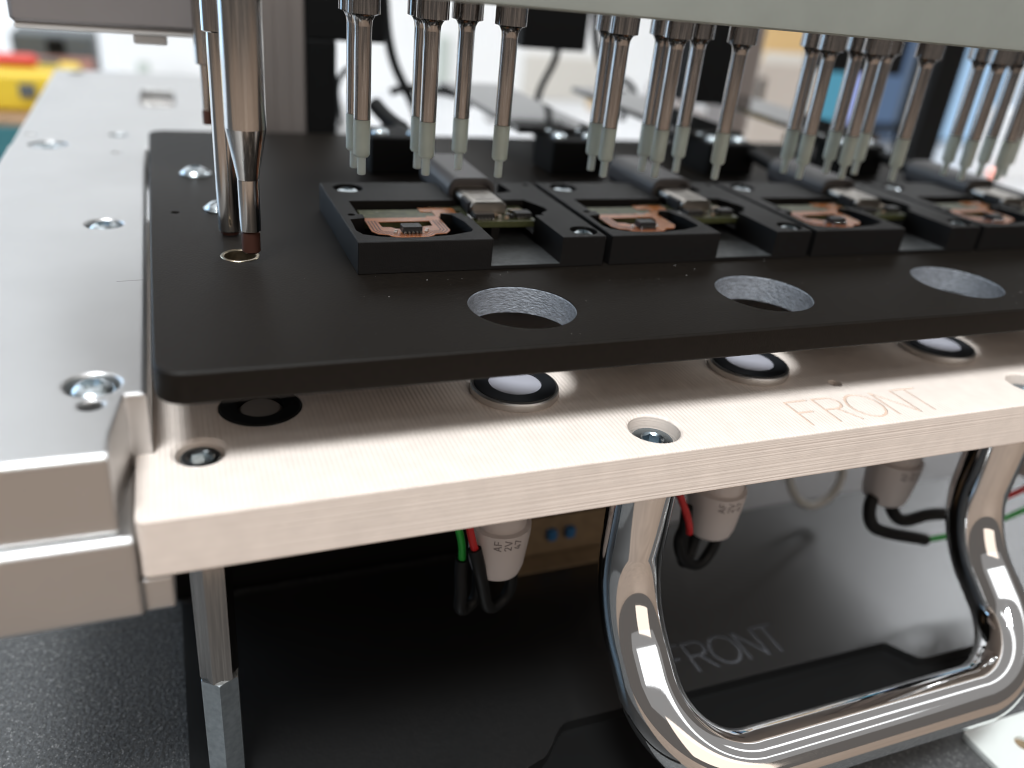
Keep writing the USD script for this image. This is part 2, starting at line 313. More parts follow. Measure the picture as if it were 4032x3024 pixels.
low = cbox(-120, -3.5, -10.4, 296, -31.2, -18.05, 0.6) - cbox(-200, -37, -1000, 1000, -50, 10) + cbox(-6, 0.3, -9.4, 60, -31.2, -25.6, 0.3)
low = low - cbox(-3.9, 10, -40, 400, -25.55, -10)
obj('lower_layer', low, 'anodised', al)
for i, (x, y, r) in enumerate(SCREWS):
    s = obj('screw', at(button_head(r, 1.9, r * 0.56, 1.3, kind='star'), x, y, ZA - 1.55), 'zinc', al, label='torx screw head sunk in the aluminium block')
obj('screw', at(cap_head(4.6, 1.5, 2.0, 1.0), -26.2, 159, ZA - 2.0), 'zinc', al)
obj('screw', at(button_head(2.4, 1.0, 1.1, 0.7), -8.8, 173, ZA - 1.1), 'zinc', al)
obj('dowel', cyl(1.25, ZA - 2, ZA - 0.2, -8.5, 150.2, 0.2), 'steel', al); obj('dowel', cyl(1.35, ZA - 2, ZA - 0.2, -31.6, 172, 0.2), 'steel', al)
obj('dowel', cyl(3.0, ZA - 2, ZA + 0.8, -27, 288, 0.3), 'steel', al)
obj('catch_roller', tube([(-2.6, 238, ZA - 3.4), (8.0, 238, ZA - 3.4)], 2.6, 20), 'steel', al)
obj('pencil_mark', prism(LineString([(-6.0, 50.2), (-3.6, 50.5), (-1.7, 50.6)]).buffer(0.09), ZA, ZA + 0.012), 'ink', al)

# ---------------------------------------------------------------- cream printed plate
ZB = -15.8
cp = thing('cream_plate', 'thick cream 3D-printed plate engraved FRONT under the black plate', 'plate', (0, 0, 0))
body = rplate(-3.6, 229, -10.0, 120, -25.1, ZB, 1.2, 0.25)
body = body - cyl(3.5, -18.2, -10, 5.1, 5.6) - cone(3.5, 4.1, ZB - 0.45, ZB + 0.01, 5.1, 5.6)
for x in (76.9, 166.4): body = body - cyl(4.5, -20.6, -10, x, -2.6, n=64) - cone(4.45, 4.9, ZB - 0.35, ZB + 0.01, x, -2.6)
body = body - cyl(1.35, -30, -10, 122.4, 5.6)
body = body - cyl(6.6, -17.4, -10, 14.9, 17.6, n=64)
fr = [unary_union([l.buffer(0.27, quad_segs=4) for l in ls]) for ls in strokes(31.3, 8.2)]
for g in fr: body = body - at(prism(g, -0.25, 0.5), 106.4, -7.5, ZB)
obj('plate', body, 'printed_cream', cp)
for g in fr: obj('letter', at(prism(g, 0, 0.06), 106.4, -7.5, ZB - 0.249), 'groove', cp)
obj('screw', at(cap_head(2.95, 1.5, 1.75, 1.2), 5.1, 5.6, -18.19), 'zinc', cp, label='socket screw in the corner counterbore')
for x in (76.9, 166.4):
    s = obj('screw', at(cap_head(3.6, 2.0, 1.75, 1.6), x, -2.6, -19.7), 'zinc_dark', cp); obj('washer', cyl(4.35, -20.58, -19.72, x, -2.6, 0.1) - cyl(1.8, -23, -19, x, -2.6), 'zinc', cp)
    
bush = thing('rubber_bushing', 'black round bushing sunk in the cream plate under the left corner of the black plate', 'bushing', (14.9, 17.6, -17.4))
obj('ring', cyl(6.5, 0, 1.75, c=0.3, n=64) - cyl(3.7, -1, 3), 'rubber', bush); obj('centre_pin', cyl(3.6, 0, 1.3, c=0.6), 'grey_rubber', bush)

# ---------------------------------------------------------------- panel indicator lights through the cream plate
def indicator():
    t = thing('indicator_light', 'round indicator light with green and red wires, leftmost one below the first round hole', 'indicator light', (58.0, 14.6, ZB), 'indicator lights in the cream plate')
    obj('bezel', lathe([(5.2, 0), (7.8, 0), (7.9, 0.12), (7.9, 1.25), (7.7, 1.5), (5.2, 1.5), (5.2, 0)], 72), 'bezel_metal', t)
    obj('face_ring', lathe([(4.72, 1.51), (7.35, 1.51), (7.3, 1.7), (7.15, 1.78), (4.9, 1.78), (4.72, 1.8), (4.72, 1.51)], 72), 'bezel_black', t)
    obj('lens', lathe([(0, 1.8), (2.5, 1.76), (4.3, 1.66), (4.7, 1.55), (4.7, 0.6), (0, 0.6)], 64), 'lens', t)
    obj('body', lathe([(0, 0.5), (5.1, 0.5), (5.1, -28), (6.1, -28.1), (6.1, -30), (5.4, -37.5), (4.9, -39.2), (3.9, -40), (0, -40)], 64), 'white_plastic', t)
    return t
ind = indicator()
IND = [ind, copy(ind, 'indicator_light', (108.2, 14.8, ZB), 'round indicator light behind the left leg of the handle, below the second round hole'),
       copy(ind, 'indicator_light', (158.6, 15.2, ZB), 'round indicator light beside the right leg of the handle, below the third round hole'),
       copy(ind, 'indicator_light', (208.8, 15.6, ZB), 'round indicator light farthest right, mostly outside the picture')]
def printing(lines, x, y0, z):
    out = []
    for k, s in enumerate(lines):
        m = meshkit.text_mesh(s, 1.45, 0.12); v = np.array(m.vertices)
        # text runs up the axis of the body: glyph x -> up, glyph y -> to the left around the cylinder
        r = 6.06; ang = -math.pi / 2 + (k - 1) * 0.33 - v[:, 1] / r + 0.05
        zz = -31.2 + v[:, 0]
        rr = 6.1 - 0.0933 * np.maximum(-30 - zz, 0) + v[:, 2] - 0.04
        out.append(trimesh.Trimesh(np.c_[rr * np.cos(ang), rr * np.sin(ang), zz], m.faces, process=False))
    return trimesh.util.concatenate(out)
obj('printed_rating', printing(['AF', '2V', '47'], 0, 0, 0), 'ink', ind, smooth=False)

def wires(name, label, loops, colour_bits, loc, extra=()):
    w = thing(name, label, 'wiring', loc, 'wire pairs of the indicator lights')
    for pts, r in loops: obj('heat_shrink', tube(spline(pts), r, 12), 'rubber', w)
    for pts, m in colour_bits: obj('green_wire' if m == 'green_wire' else 'red_wire', tube(spline(pts), 0.75, 10), m, w)
wires('wire_pair', 'green and red wires in black heat-shrink below the left indicator light',
      [([(55.0, 15, -55), (54.9, 15, -60), (54.0, 15, -64), (51.8, 14, -64.5), (50.6, 13, -60), (50.3, 13, -55), (50.2, 13, -50.6)], 1.3),
       ([(61.2, 14.5, -55), (61.6, 14, -60), (60.6, 14, -63.4), (57.6, 13, -64.4), (55.2, 12, -60), (53.4, 11, -53), (51.8, 11, -47)], 1.3)],
      [([(50.2, 13, -50.8), (49.9, 13, -47), (48.9, 13, -43), (47, 14, -38)], 'green_wire'), ([(51.9, 11, -47.2), (51.2, 11, -45), (50.4, 12, -41), (49, 14, -36)], 'red_wire')], (0, 0, 0))
wires('wire_pair', 'red-tipped wire pair in black heat-shrink behind the left leg of the handle',
      [([(105.5, 15, -55), (105.2, 15, -60), (103.5, 14, -63), (101, 13, -58), (99.5, 12, -50), (99.0, 12, -46)], 1.3),
       ([(111.5, 15, -55), (111.4, 15, -59), (108, 14, -64), (103, 13, -62), (101, 13, -52)], 1.3)],
      [([(97.9, 8, -49.5), (96.8, 8, -46), (95.5, 10, -42), (94, 12, -38)], 'red_wire')], (0, 0, 0))
wires('wire_pair', 'wire pair in thick black heat-shrink bending right behind the right leg of the handle',
      [([(154.0, 14, -53.5), (153.0, 13, -57), (154.2, 12, -60.5), (157.5, 12, -62.8), (166, 12, -66), (174.6, 12, -68.9)], 1.55),
       ([(160.6, 14, -54), (160.2, 13, -57.5), (162.6, 12, -60.3), (170.5, 12, -60.8), (181, 12, -61.9), (187, 12, -61.6)], 1.55)],
      [([(174.2, 12, -68.8), (181, 12, -69.2), (190, 12, -68.6), (199, 12, -67.5), (209, 12, -65), (220, 13, -60)], 'green_wire'), ([(186.6, 12, -61.6), (196, 12, -60.2), (205, 12, -57.8), (216, 13, -54)], 'red_wire')], (0, 0, 0))
tag(obj('wire_loop', tube(spline([(155.0, 46, -60), (157.7, 45, -69.2), (164.0, 45, -78.0), (170.6, 45, -80.6), (175.8, 45, -77.0), (176.6, 45, -69), (174, 46, -60)]), 1.2, 12), 'white_wire').GetPrim(), 'white cable loop hanging between the two right indicator lights', 'cable')

# ---------------------------------------------------------------- chrome handle
hd = thing('pull_handle', 'polished chrome bow handle screwed under the front edge of the cream plate', 'handle', (0, 0, 0))
hx0, hx1, hy, hz, hb, th = 76.94, 164.06, -2.72, -51.2, 33.6, 0.67
dv = np.array([0, -math.cos(th) * hb, -math.sin(th) * hb])
P = [(hx0, hy, -25.12), (hx0, hy, hz), np.array([hx0, hy, hz]) + dv, np.array([hx1, hy, hz]) + dv, (hx1, hy, hz), (hx1, hy, -25.12)]
obj('bar', tube(dense(fillet(P, (24, 16.8, 16.8, 24), 26), 2.0), 5.75, 56), 'chrome', hd, smooth=50)

# ---------------------------------------------------------------- hexagonal standoff
so = thing('hex_standoff', 'long steel hexagon standoff screwed under the left corner of the cream plate', 'standoff', (5.1, 5.6, -86))
H = lambda r, z0, z1, rot: prism(hexa(r, rot), z0, z1)
obj('rod', H(3.18, 26.2, 60.9, 0.13) ^ cone(3.18, 37, 26.2, 60.9), 'steel', so, smooth=False)
obj('lower_rod', H(3.4, 0, 26.2, 0.45) ^ cone(30, 2.75, 0, 26.6), 'zinc', so, smooth=False)

# ---------------------------------------------------------------- black plate
bk = thing('black_plate', 'black plastic carrier plate with round holes along its front edge', 'plate', (0, 0, 0))
body = rplate(0, 250, 0, 153, -5, 0, 4.2, 0.35)
HOLES = [(58.3 + 50.0 * i, 15.6) for i in range(4)]
for x, y in HOLES: body = body - cyl(9.35, -8, 3, x, y, n=96)
body = body - cyl(3.3, -8, 3, 15.0, 45.6) - cyl(0.85, -3, 3, 4.8, 73.1, n=24)
obj('plate', body, 'black_plastic', bk)
for x, y in HOLES:
    t = lathe([(9.345, -4.99), (9.345, -0.35), (9.5, -0.02), (9.42, -0.01), (9.25, -0.3), (9.25, -4.99), (9.345, -4.99)], 96)
    obj('painted_hole_light', at(t, x, y, 0), 'hole_wall_lit', bk)  # thin added sleeve that carries the painted light on the hole wall
obj('guide_bushing', at(lathe([(2.75, -5), (2.75, 0.0), (2.95, 0.12), (3.3, 0.12), (3.4, 0.0), (3.4, -0.01), (3.28, -0.02), (3.28, -5), (2.75, -5)], 48), 15.0, 45.6, 0), 'brass', bk)
for x, y in ((10.1, 104.0), (13.9, 75.0)):
    obj('screw', at(button_head(3.3, 1.9, 1.5, 1.2, 0.25, 'star'), x, y, 0), 'zinc', bk)
dust = []
for k in range(70):
    x, y = rng.uniform(20, 200), rng.uniform(1, 33) if k % 3 else 33 - abs(rng.normal(0, 4))
    if any(math.hypot(x - a, y - b) < 10.5 for a, b in HOLES) or y < 0.8: continue
    s = rng.uniform(0.03, 0.1) * (1.6 if rng.random() < 0.06 else 1); b = trimesh.creation.box((s * rng.uniform(0.5, 2), s, s * 0.6)); b.apply_transform(trimesh.transformations.rotation_matrix(rng.uniform(0, 3), (0, 0, 1)))
    b.apply_translation((x, y, s * 0.3)); dust.append(b)
tag(obj('dust', dust, 'lint', smooth=False).GetPrim(), 'pale specks of dust on the front of the black plate', 'dust', kind='stuff')

# ---------------------------------------------------------------- nests with boards and plugs
NX, NY = 33.9, 34.0
nest = thing('nest_block', 'black nest block at the left end of the row on the black plate', 'fixture block', (NX, NY, 0), 'nest blocks on the black plate')
b = cbox(0, 48.6, -0.5, 39.6, 0, 6, 0.12)
b = b - cbox(25.1, 39.3, -2, 24.8, 0.75, 9) - cbox(24.2, 41.4, 13.9, 25.3, 2.0, 9)
b = b - prism([(39.2, 13.6), (43.6, 17.2), (43.6, 19.5), (41.3, 25.3), (39, 25.3)], 2.0, 9)
b = b - cbox(3.4, 26, 16.2, 25.4, 2.8, 9)
b = b - prism([(1.0, 6.2), (1.8, 3.9), (4.5, 2.4), (8.5, 1.6), (13, 1.6), (18, 2.4), (22.4, 4.2), (23.1, 5.6), (23.0, 10.5), (21.9, 15.0), (19.9, 15.9), (19.6, 17), (4.3, 17), (4.2, 13.8), (1.3, 13.0)], 1.2, 9)
b = b - cbox(25.6, 36.4, 25, 50, 1.6, 9) - prism([(36.2, 30.6), (40.9, 31.8), (40.6, 40), (36.2, 40)], 3.2, 9)
b = b - cyl(3.15, 4.5, 9, 5.2, 35.2) - cyl(2.75, 4.5, 9, 45.4, 3.3) - cyl(0.75, 3, 9, 2.1, 16.0, n=20) - cyl(0.75, 3, 9, 46.6, 37.6, n=20)
b = b + cbox(30.2, 31.9, 14.2, 20, 0.7, 3.4)
obj('block', b, 'nest_plastic', nest)
obj('floor_sheet', cbox(25.15, 39.25, -0.45, 24, 0.755, 0.79), 'nest_floor', nest)
for x, y, r in ((5.2, 35.2, 2.75), (45.4, 3.3, 2.4)):
    obj('screw', at(button_head(r, 1.5, r * 0.5, 1.0, kind='star'), x, y, 4.5), 'zinc', nest)

def make_board(label, film):
    brd = thing('circuit_board', label, 'circuit board', (NX, NY, 0), 'circuit boards in the nest blocks')
    B = obj('board', cbox(25.9, 40.2, 14.1, 25.2, 3.5, 4.7, 0.06) + cbox(20, 27, 22.4, 25.2, 3.5, 4.7, 0.05), 'pcb', brd)
    obj('stiffener', cbox(4.5, 19.7, 15.2, 22.6, 3.4, 4.93, 0.08), 'stiffener', brd)
    flex = Polygon([(19.3, 16.9), (22.2, 16.9), (24.2, 17.3), (24.4, 23), (17, 23.2), (17, 20.5), (19.3, 20.5)])
    obj('flex_tail', prism(flex, 4.92, 5.05), 'polyimide', brd)
    outer = Polygon([(4.5, 16.6), (4.5, 14.4), (4.4, 8.5), (5.3, 6.8), (7.0, 6.3), (7.6, 5.3), (9, 4.7), (14.2, 4.6), (15.4, 5.3), (16.0, 6.2), (18.2, 6.4), (19.5, 8.2), (19.6, 15.9), (19.6, 17.4), (17.2, 17.4), (17.2, 16.6)]).buffer(0.3).buffer(-0.3)
    window = Polygon([(6.9, 14.0), (17.0, 14.2), (16.7, 11.2), (14.8, 10.9), (14.2, 9.7), (9.4, 9.7), (8.6, 10.7), (7.0, 10.9)]).buffer(0.1)
    coil = outer.difference(window)
    coil = coil if coil.geom_type == 'Polygon' else max(coil.geoms, key=lambda g: g.area)
    C = obj('coil_flex', prism(coil, 4.95, 5.08), 'copper_flex', brd)
    tr = []
    for k in range(3):
        d = 0.5 + 0.62 * k
        g = outer.buffer(-d)
        if g.is_empty: continue
        g = g if g.geom_type == 'Polygon' else max(g.geoms, key=lambda q: q.area)
        line = LineString(g.exterior.coords).buffer(0.14).intersection(outer).difference(window.buffer(0.12)).difference(Polygon([(0, 14.6), (25, 14.6), (25, 25), (0, 25)]))
        for q in getattr(line, 'geoms', [line]):
            if q.area > 0.02: tr.append(prism(q, 5.08, 5.10))
    obj('coil_track', tr, 'trace', brd)
    K = obj('chip', cbox(9.7, 13.4, 6.0, 8.5, 5.25, 6.5, 0.08), 'chip', brd)
    for i in range(5):
        x = 10.05 + 0.75 * i
        obj('chip_lead', cbox(x - 0.2, x + 0.2, 5.35, 6.02, 5.09, 5.75, 0.08), 'solder', brd)
    for x, y in ((8.4, 6.6), (8.8, 7.6), (14.4, 7.0), (14.9, 8.1)): obj('capacitor', cbox(x - .3, x + .3, y - .2, y + .2, 5.085, 5.5, 0.05), 'solder', brd)
    obj('driver_chip', cbox(27.0, 31.2, 15.4, 18.8, 4.85, 5.9, 0.08), 'chip', brd); obj('driver_chip', cbox(36.0, 39.6, 16.0, 18.6, 4.85, 5.8, 0.08), 'chip', brd)
    for i in range(5): obj('chip_lead', cbox(27.5 + .75 * i, 27.85 + .75 * i, 14.95, 15.42, 4.72, 5.2, 0.05), 'solder', brd)
    for i in range(4): obj('chip_lead', cbox(36.4 + .8 * i, 36.75 + .8 * i, 15.5, 16.02, 4.72, 5.2, 0.05), 'solder', brd)
    obj('chip_lead', cbox(26.3, 26.75, 15.6, 18.4, 4.72, 5.1, 0.1), 'solder', brd)
    for i, (x, y) in enumerate(((32.2, 17.6), (32.6, 16.4), (33.4, 18.6), (33.9, 15.8), (34.8, 17.4), (35.2, 16.2), (34.6, 19.6), (36.2, 20.2))):
        o = obj('capacitor', cbox(x - .42, x + .42, y - .26, y + .26, 4.72, 5.3 + 0.12 * (i % 3), 0.06), ('amber', 'solder', 'chip')[i % 3], brd)
    obj('resistor_array', cbox(36.4, 38.8, 19.6, 21.2, 4.72, 5.3, 0.05), 'amber', brd)
    S = obj('socket', cbox(26.6, 34.6, 18.9, 24.5, 4.72, 7.3, 0.3), 'chip', brd)
    if film:
        right = coil.intersection(Polygon([(13.9, 3), (25, 3), (25, 25), (13.9, 25)])).buffer(-0.05)
        for q in getattr(right, 'geoms', [right]): obj('orange_film', prism(q, 5.11, 5.16), 'polyimide', brd)
    return brd
brd = make_board('small green circuit board with copper coil flex in the leftmost nest block', False)

def stadium(x0, x1, z0, z1, r, y0, y1):
    return prism(rrect(x0, x1, z0, z1, r), 0, 1).transform(np.array([[1, 0, 0, 0], [0, 0, (y1 - y0), y0], [0, 1, 0, 0]], float))
def ystad(x0, x1, z0, z1, r, y0, y1):
    q = np.array(rrect(x0, x1, z0, z1, r).exterior.coords); q2 = np.array(rrect(x0 + .35, x1 - .35, z0 + .35, z1 - .35, max(r - .3, .1)).exterior.coords)
    return MF.hull_points(np.vstack([np.c_[q2[:, 0], np.full(len(q2), y0), q2[:, 1]], np.c_[q[:, 0], np.full(len(q), y0 + .35), q[:, 1]], np.c_[q[:, 0], np.full(len(q), y1), q[:, 1]]]))
plug = thing('usb_plug', 'usb-c plug with dark grey overmould in the leftmost nest block', 'plug', (NX, NY, 0), 'plugs in the nest blocks')
SH = obj('shell', ystad(26.9, 34.7, 4.9, 7.6, 1.25, 17.9, 32), 'plug_metal', plug)
obj('shell_slot', cbox(28.6, 32.6, 20.0, 20.35, 7.595, 7.63, 0), 'ink', plug); obj('shell_slot', cbox(30.2, 31.2, 21.9, 22.2, 7.595, 7.63, 0), 'ink', plug)
OM = ystad(25.5, 36.1, 2.6, 9.6, 2.6, 29.2, 52)
OM = OM - ystad(26.5, 35.1, 3.6, 8.6, 2.0, 28, 30.2)
obj('overmould', OM, 'overmold', plug)
obj('cable', tube(spline([(30.8, 51, 6), (31, 56, 6.2), (32, 64, 6.5), (32.5, 74, 6.6), (32.6, 86, 6.2), (32.8, 104, 4.6), (33, 117, 2.2)]), 1.9, 14), 'rubber', plug)

words = ['second from the left', 'third from the left', 'rightmost, cut by the picture edge']
for i in range(1, 4):
    L = (NX + 50.0 * i, NY, 0)
    copy(nest, 'nest_block', L, f'black nest block, {words[i-1]}, on the black plate')
    lab = f'green circuit board with orange coil in the nest block {words[i-1]}'
    if i == 1: brd = make_board(lab, True); brd.GetOrderedXformOps()[0].Set(Gf.Vec3d(*[c * MM for c in L]))
    else: copy(brd, 'circuit_board', L, lab)
    copy(plug, 'usb_plug', L, f'usb-c plug with grey overmould in the nest block {words[i-1]}')

clamp = thing('cable_clamp', 'black cable clamp block with two screws behind the leftmost nest block', 'clamp', (51.8, 104, 0), 'cable clamps behind the nest blocks')
obj('block', cbox(0, 16.4, 0, 14, 0, 9.4, 0.4), 'matt_black', clamp)
for x in (3.4, 12.6): obj('screw', at(button_head(2.2, 1.4, 1.0, 0.8), x, 5, 9.4), 'zinc', clamp)
for i in range(1, 4): copy(clamp, 'cable_clamp', (51.8 + 50 * i, 104, 0), f'black cable clamp with two screws behind nest block {words[i-1]}')

# ---------------------------------------------------------------- press head with probes
hp = thing('press_plate', 'pale grey-green press plate across the top right holding the test probes', 'plate', (57, 20, 46.0), rot=(0, 0.37, 0))
obj('plate', cbox(-42, 230, 0, 60, 0, 26, 0.35), 'head_panel', hp)
def make_probe():
    t = thing('test_probe', 'steel test probe with frosted tip', 'test probe', (0, 0, 0), 'test probes under the press plate')
    obj('collar', lathe([(0, 0), (1.45, 0), (2.55, 0), (2.9, 0.12), (2.9, 4.6), (0, 4.6)], 40), 'probe_steel', t)
    obj('barrel', lathe([(0, -17.4), (1.45, -17.4), (1.52, -17.3), (1.52, -2.0), (1.62, -1.0), (2.0, -0.25), (2.3, -0.02), (0, -0.02)], 40), 'probe_steel', t)
    obj('sleeve', lathe([(0, -24.0), (1.2, -24.0), (1.5, -23.6), (1.52, -17.42), (0, -17.42)], 32), 'sleeve', t)
    obj('tip', lathe([(0, -27.3), (0.6, -27.3), (0.78, -27.15), (0.78, -24.02), (0, -24.02)], 24), 'sleeve', t)
    return t
rows = [(3.4, 13.5, 'front left'), (15.6, 13.5, 'front middle'), (29.9, 12.4, 'front right'), (3.1, 18.7, 'rear left'), (15.4, 18.7, 'rear middle'), (23.6, 18.2, 'rear right')]
nestname = ['leftmost nest block', 'second nest block', 'third nest block', 'rightmost nest block']
probe = None
for i in range(4):
    for j, (x, y, w) in enumerate(rows):
        lab = f'steel test probe with frosted tip, {w} one of six above the {nestname[i]}'
        loc = (NX + 50 * i + x, NY + y, 41.5 - 0.006 * (NX + 50 * i + x - 57))
        if probe is None:
            probe = make_probe(); probe.GetOrderedXformOps()[0].Set(Gf.Vec3d(*[c * MM for c in loc])); tag(probe.GetPrim(), lab)
        else: copy(probe, 'test_probe', loc, lab)

ga = thing('guide_pin', 'thick steel guide pin with tapered end and dark tip above the brass bushing', 'guide pin', (16.75, 42, 2.6), 'steel guide pins')
obj('shank', cyl(3.35, 20.8, 60, c=0.0, n=64), 'steel', ga, label='polished thick shank')
obj('taper', cone(1.82, 3.35, 12.3, 20.8, n=64), 'steel', ga); obj('nose', cyl(1.8, 3.3, 12.3, n=48, c=0.05), 'steel', ga); obj('tip', cyl(1.6, -0.7, 3.3, c=0.3), 'tip_reflection', ga)
gb = thing('guide_pin', 'slim straight steel guide pin just behind the thick tapered one', 'guide pin', (14.3, 58, 0.3), 'steel guide pins')
obj('shank', cyl(2.1, 0.6, 45, n=48, c=0.2), 'steel', gb); obj('tip', cyl(1.7, 0, 0.6), 'tip_reflection', gb)
obj('upper_sleeve', cyl(2.9, 36, 60, n=48, c=0.2), 'steel', gb)
gc = thing('guide_pin', 'steel guide pin farthest back with dark tip above the aluminium block', 'guide pin', (13.4, 96, 13.2), 'steel guide pins')
obj('shank', cyl(1.05, 3, 30, n=32), 'steel', gc); obj('collar', cyl(1.9, 12.5, 30, n=32, c=0.2), 'steel', gc); obj('tip', cyl(1.15, 0, 3.0, n=32), 'tip_reflection', gc)

# ---------------------------------------------------------------- machine behind
bm = thing('frame_beam', 'grey metal beam of the press across the top left', 'machine frame', (-22.8, 100, 31.5))
obj('beam', cbox(0, 37.6, 0, 25, 0, 40, 0.8), 'grey_metal', bm); obj('lower_rail', cbox(0.5, 37, 0.6, 24, -1.2, -0.02, 0.3), 'pale_metal', bm); obj('foot', cbox(22.5, 29.2, 2, 14, -3.2, -1.22, 0.3), 'pale_metal', bm)
pr = thing('support_column', 'brown-grey metal column standing behind the guide pins', 'column', (31, 157, -5.7))
g = cbox(0, 13.0, 0, 16, 0, 75, 0.5)
for x in (4.3, 8.8): g = g - cbox(x - 0.35, x + 0.35, -1, 0.4, -1, 80)
obj('profile', g, 'profile_metal', pr)
bc = thing('black_bracket', 'black bracket with tall leg between the metal column and the probes', 'bracket', (44.2, 157, -5.6))
obj('leg', cbox(0, 8.8, 0, 12, 0, 31.2, 0.4), 'matt_black', bc); obj('head', cbox(0, 23.2, 0, 12, 31.22, 62, 0.5), 'matt_black', bc)
def sensor_box(label, x0, x1, y, z0, z1, path=None):
    t = thing('sensor_box', label, 'box', (x0, y, z0), 'black boxes behind the probes')
    obj('housing', cbox(0, x1 - x0, 0, 14, 0, z1 - z0, 0.5), 'matt_black', t)
    if path is not None: obj('cable', tube(spline(np.array(path) - (x0, y, z0)), 1.25, 12), 'rubber', t)
sensor_box('black box with a cable hanging out below the press plate', 120.2, 145, 180, 24.5, 48, [(137, 187, 25), (135.5, 186, 19), (131.2, 184, 12), (129, 182, 5), (128.6, 180, -4)])
sensor_box('tall black box behind the probes of the second nest block', 184.5, 201, 170, 10, 48)
sensor_box('wide black box in front of the blue screen', 320, 372, 260, 14.5, 48)
def cable(label, pts, r=1.3, m='rubber'):
    tag(obj('cable', tube(spline(pts, 12), r, 12), m).GetPrim(), label, 'cable', 'black cables behind the nest blocks')
cable('long black cable falling behind the two left probes', [(76.4, 200, 48), (77.2, 200, 35.0), (78.6, 200, 23.9), (82, 200, 13), (86.5, 200, 5), (90, 200, -2.5), (91.6, 198, -15.8), (92, 190, -28)], 1.7)
cable('short black cable lying across behind the second pair of probes', [(80.0, 200, 5.2), (89.5, 200, 6.9), (96, 200, 6.4), (103.5, 200, 5.4), (110, 202, 1)], 1.4)
cable('black cable looping beside the tall black bracket', [(62, 202, -12), (62.0, 200, -4), (61.0, 200, 3), (61.8, 200, 9), (65.0, 200, 12.5), (69.5, 203, 12)], 1.0)
cable('black cable coming down left of the second group of probes', [(155.5, 200, 48), (156.4, 200, 40), (157.6, 200, 30), (162, 202, 20), (170, 206, 11), (176, 210, 2)], 1.5)
cable('short bent black cable right of the second group of probes', [(174.6, 200, -2), (176.5, 200, 3), (178.6, 200, 7.5), (176.5, 200, 11), (172, 201, 13)], 1.3)
tag(obj('cable_boot', tube(spline([(63.0, 150, 9.4), (65.5, 143, 6.6), (68, 136, 5.2)]), 2.3, 14), 'rubber').GetPrim(), 'thick black cable boot leaning behind the leftmost cable clamp', 'cable boot')
tag(obj('cover_plate', cbox(94.2, 118, 112, 188, 9.5, 11.4, 0.2), 'gloss_black').GetPrim(), 'flat glossy black cover running back from the second cable clamp', 'cover')
tag(obj('cover_plate', cbox(146, 168, 112, 190, 9.5, 11.4, 0.2), 'gloss_black').GetPrim(), 'flat glossy black cover running back from the third cable clamp', 'cover')
tag(obj('cover_plate', cbox(198, 222, 112, 190, 9.5, 11.4, 0.2), 'gloss_black').GetPrim(), 'flat glossy black cover running back from the rightmost cable clamp', 'cover')
rp = thing('support_column', 'grey metal column at the right behind the second group of probes', 'column', (222.5, 200, -88.4))
obj('profile', cbox(0, 12.5, 0, 14, 0, 140, 0.5), 'profile_metal', rp)
tag(obj('black_post', cbox(332.5, 347, 200, 215, -88.4, 60, 0.5), 'matt_black').GetPrim(), 'tall black post in front of the bright blue screen', 'post')
for k, (a, bb, lab) in enumerate((((208, 232, 14.5), (244, 226, -2), 'upper white tube slanting down behind the probes'), ((204, 234, 6), (238, 230, -8), 'lower white tube slanting down behind the probes'))):
    tag(obj('white_tube', tube(dense(np.array([a, bb], float), 6), 3.4, 16), 'white_plastic').GetPrim(), lab, 'tube', 'white tubes behind the probes')

hs = thing('black_housing', 'black housing box standing behind the wires below the cream plate', 'housing', (-3, 60, -89.9))
obj('body', cbox(0, 128.5, 0, 62, 0, 64, 0.6), 'matt_black', hs)
tb = thing('terminal_board', 'small tan board with two blue terminals and a paper edge under the cream plate', 'circuit board', (84, 50, -85.9))
obj('card', cbox(-8, 22, 0, 0.8, 0, 12, 0.1), 'cardboard', tb)
for x in (3.0, 8.2): obj('terminal', cbox(x, x + 2.4, -2.0, -0.02, 5.5, 8.4, 0.2), 'blue_part', tb)
obj('paper_edge', cbox(-10, 22.6, -6.5, -0.5, 0.02, 0.5, 0.1), 'cardboard', tb)
cv = thing('corner_bracket', 'white plastic piece with a round hole lying on the floor at lower right', 'plastic part', (0, 0, -90))
obj('plate', prism(rrect(155.3, 185, -40, -26.2, 1.2), 0, 1.4) - cyl(1.9, -1, 3, 166.4, -32.8), 'milk_plastic', cv); obj('hole_floor', cyl(1.88, 0.02, 0.4, 166.4, -32.8), 'cardboard', cv)

# ---------------------------------------------------------------- workshop behind, out of focus
def box_thing(name, label, cat, x0, x1, y0, y1, z0, z1, m, parts=(), c=1.0):
    t = thing(name, label, cat, (x0, y0, z0)); obj('body', cbox(0, x1 - x0, 0, y1 - y0, 0, z1 - z0, c), m, t)
    for nm, (a, b, cc, d, e, f), mm in parts: obj(nm, cbox(a - x0, b - x0, cc - y0, d - y0, e - z0, f - z0, 0.4), mm, t)
    return t
BZ = -88.4
box_thing('storage_bin', 'yellow storage bin behind the aluminium block at the left edge', 'bin', -150, -38, 420, 470, -47, -27, 'yellow_plastic', [('latch', (-66, -58, 418.5, 419.9, -39, -32), 'slate')], 2)
box_thing('drawer_unit', 'brown drawer unit carrying the yellow bin at the left edge', 'drawer unit', -155, -30, 410, 480, BZ, -47.1, 'brown_wood', [('drawer_front', (-150, -36, 408, 409.9, -88, -52), 'teal_plastic')], 2)
t = thing('plier_handle', 'red plastic handle lying on the yellow bin', 'tool', (-73, 440, -26.8))
obj('grip', cbox(-7, 16, 0, 8, 0, 6.5, 2.6), 'red_plastic', t); obj('stem', cbox(16, 26, 2, 6, 1.5, 4.5, .8), 'slate', t)
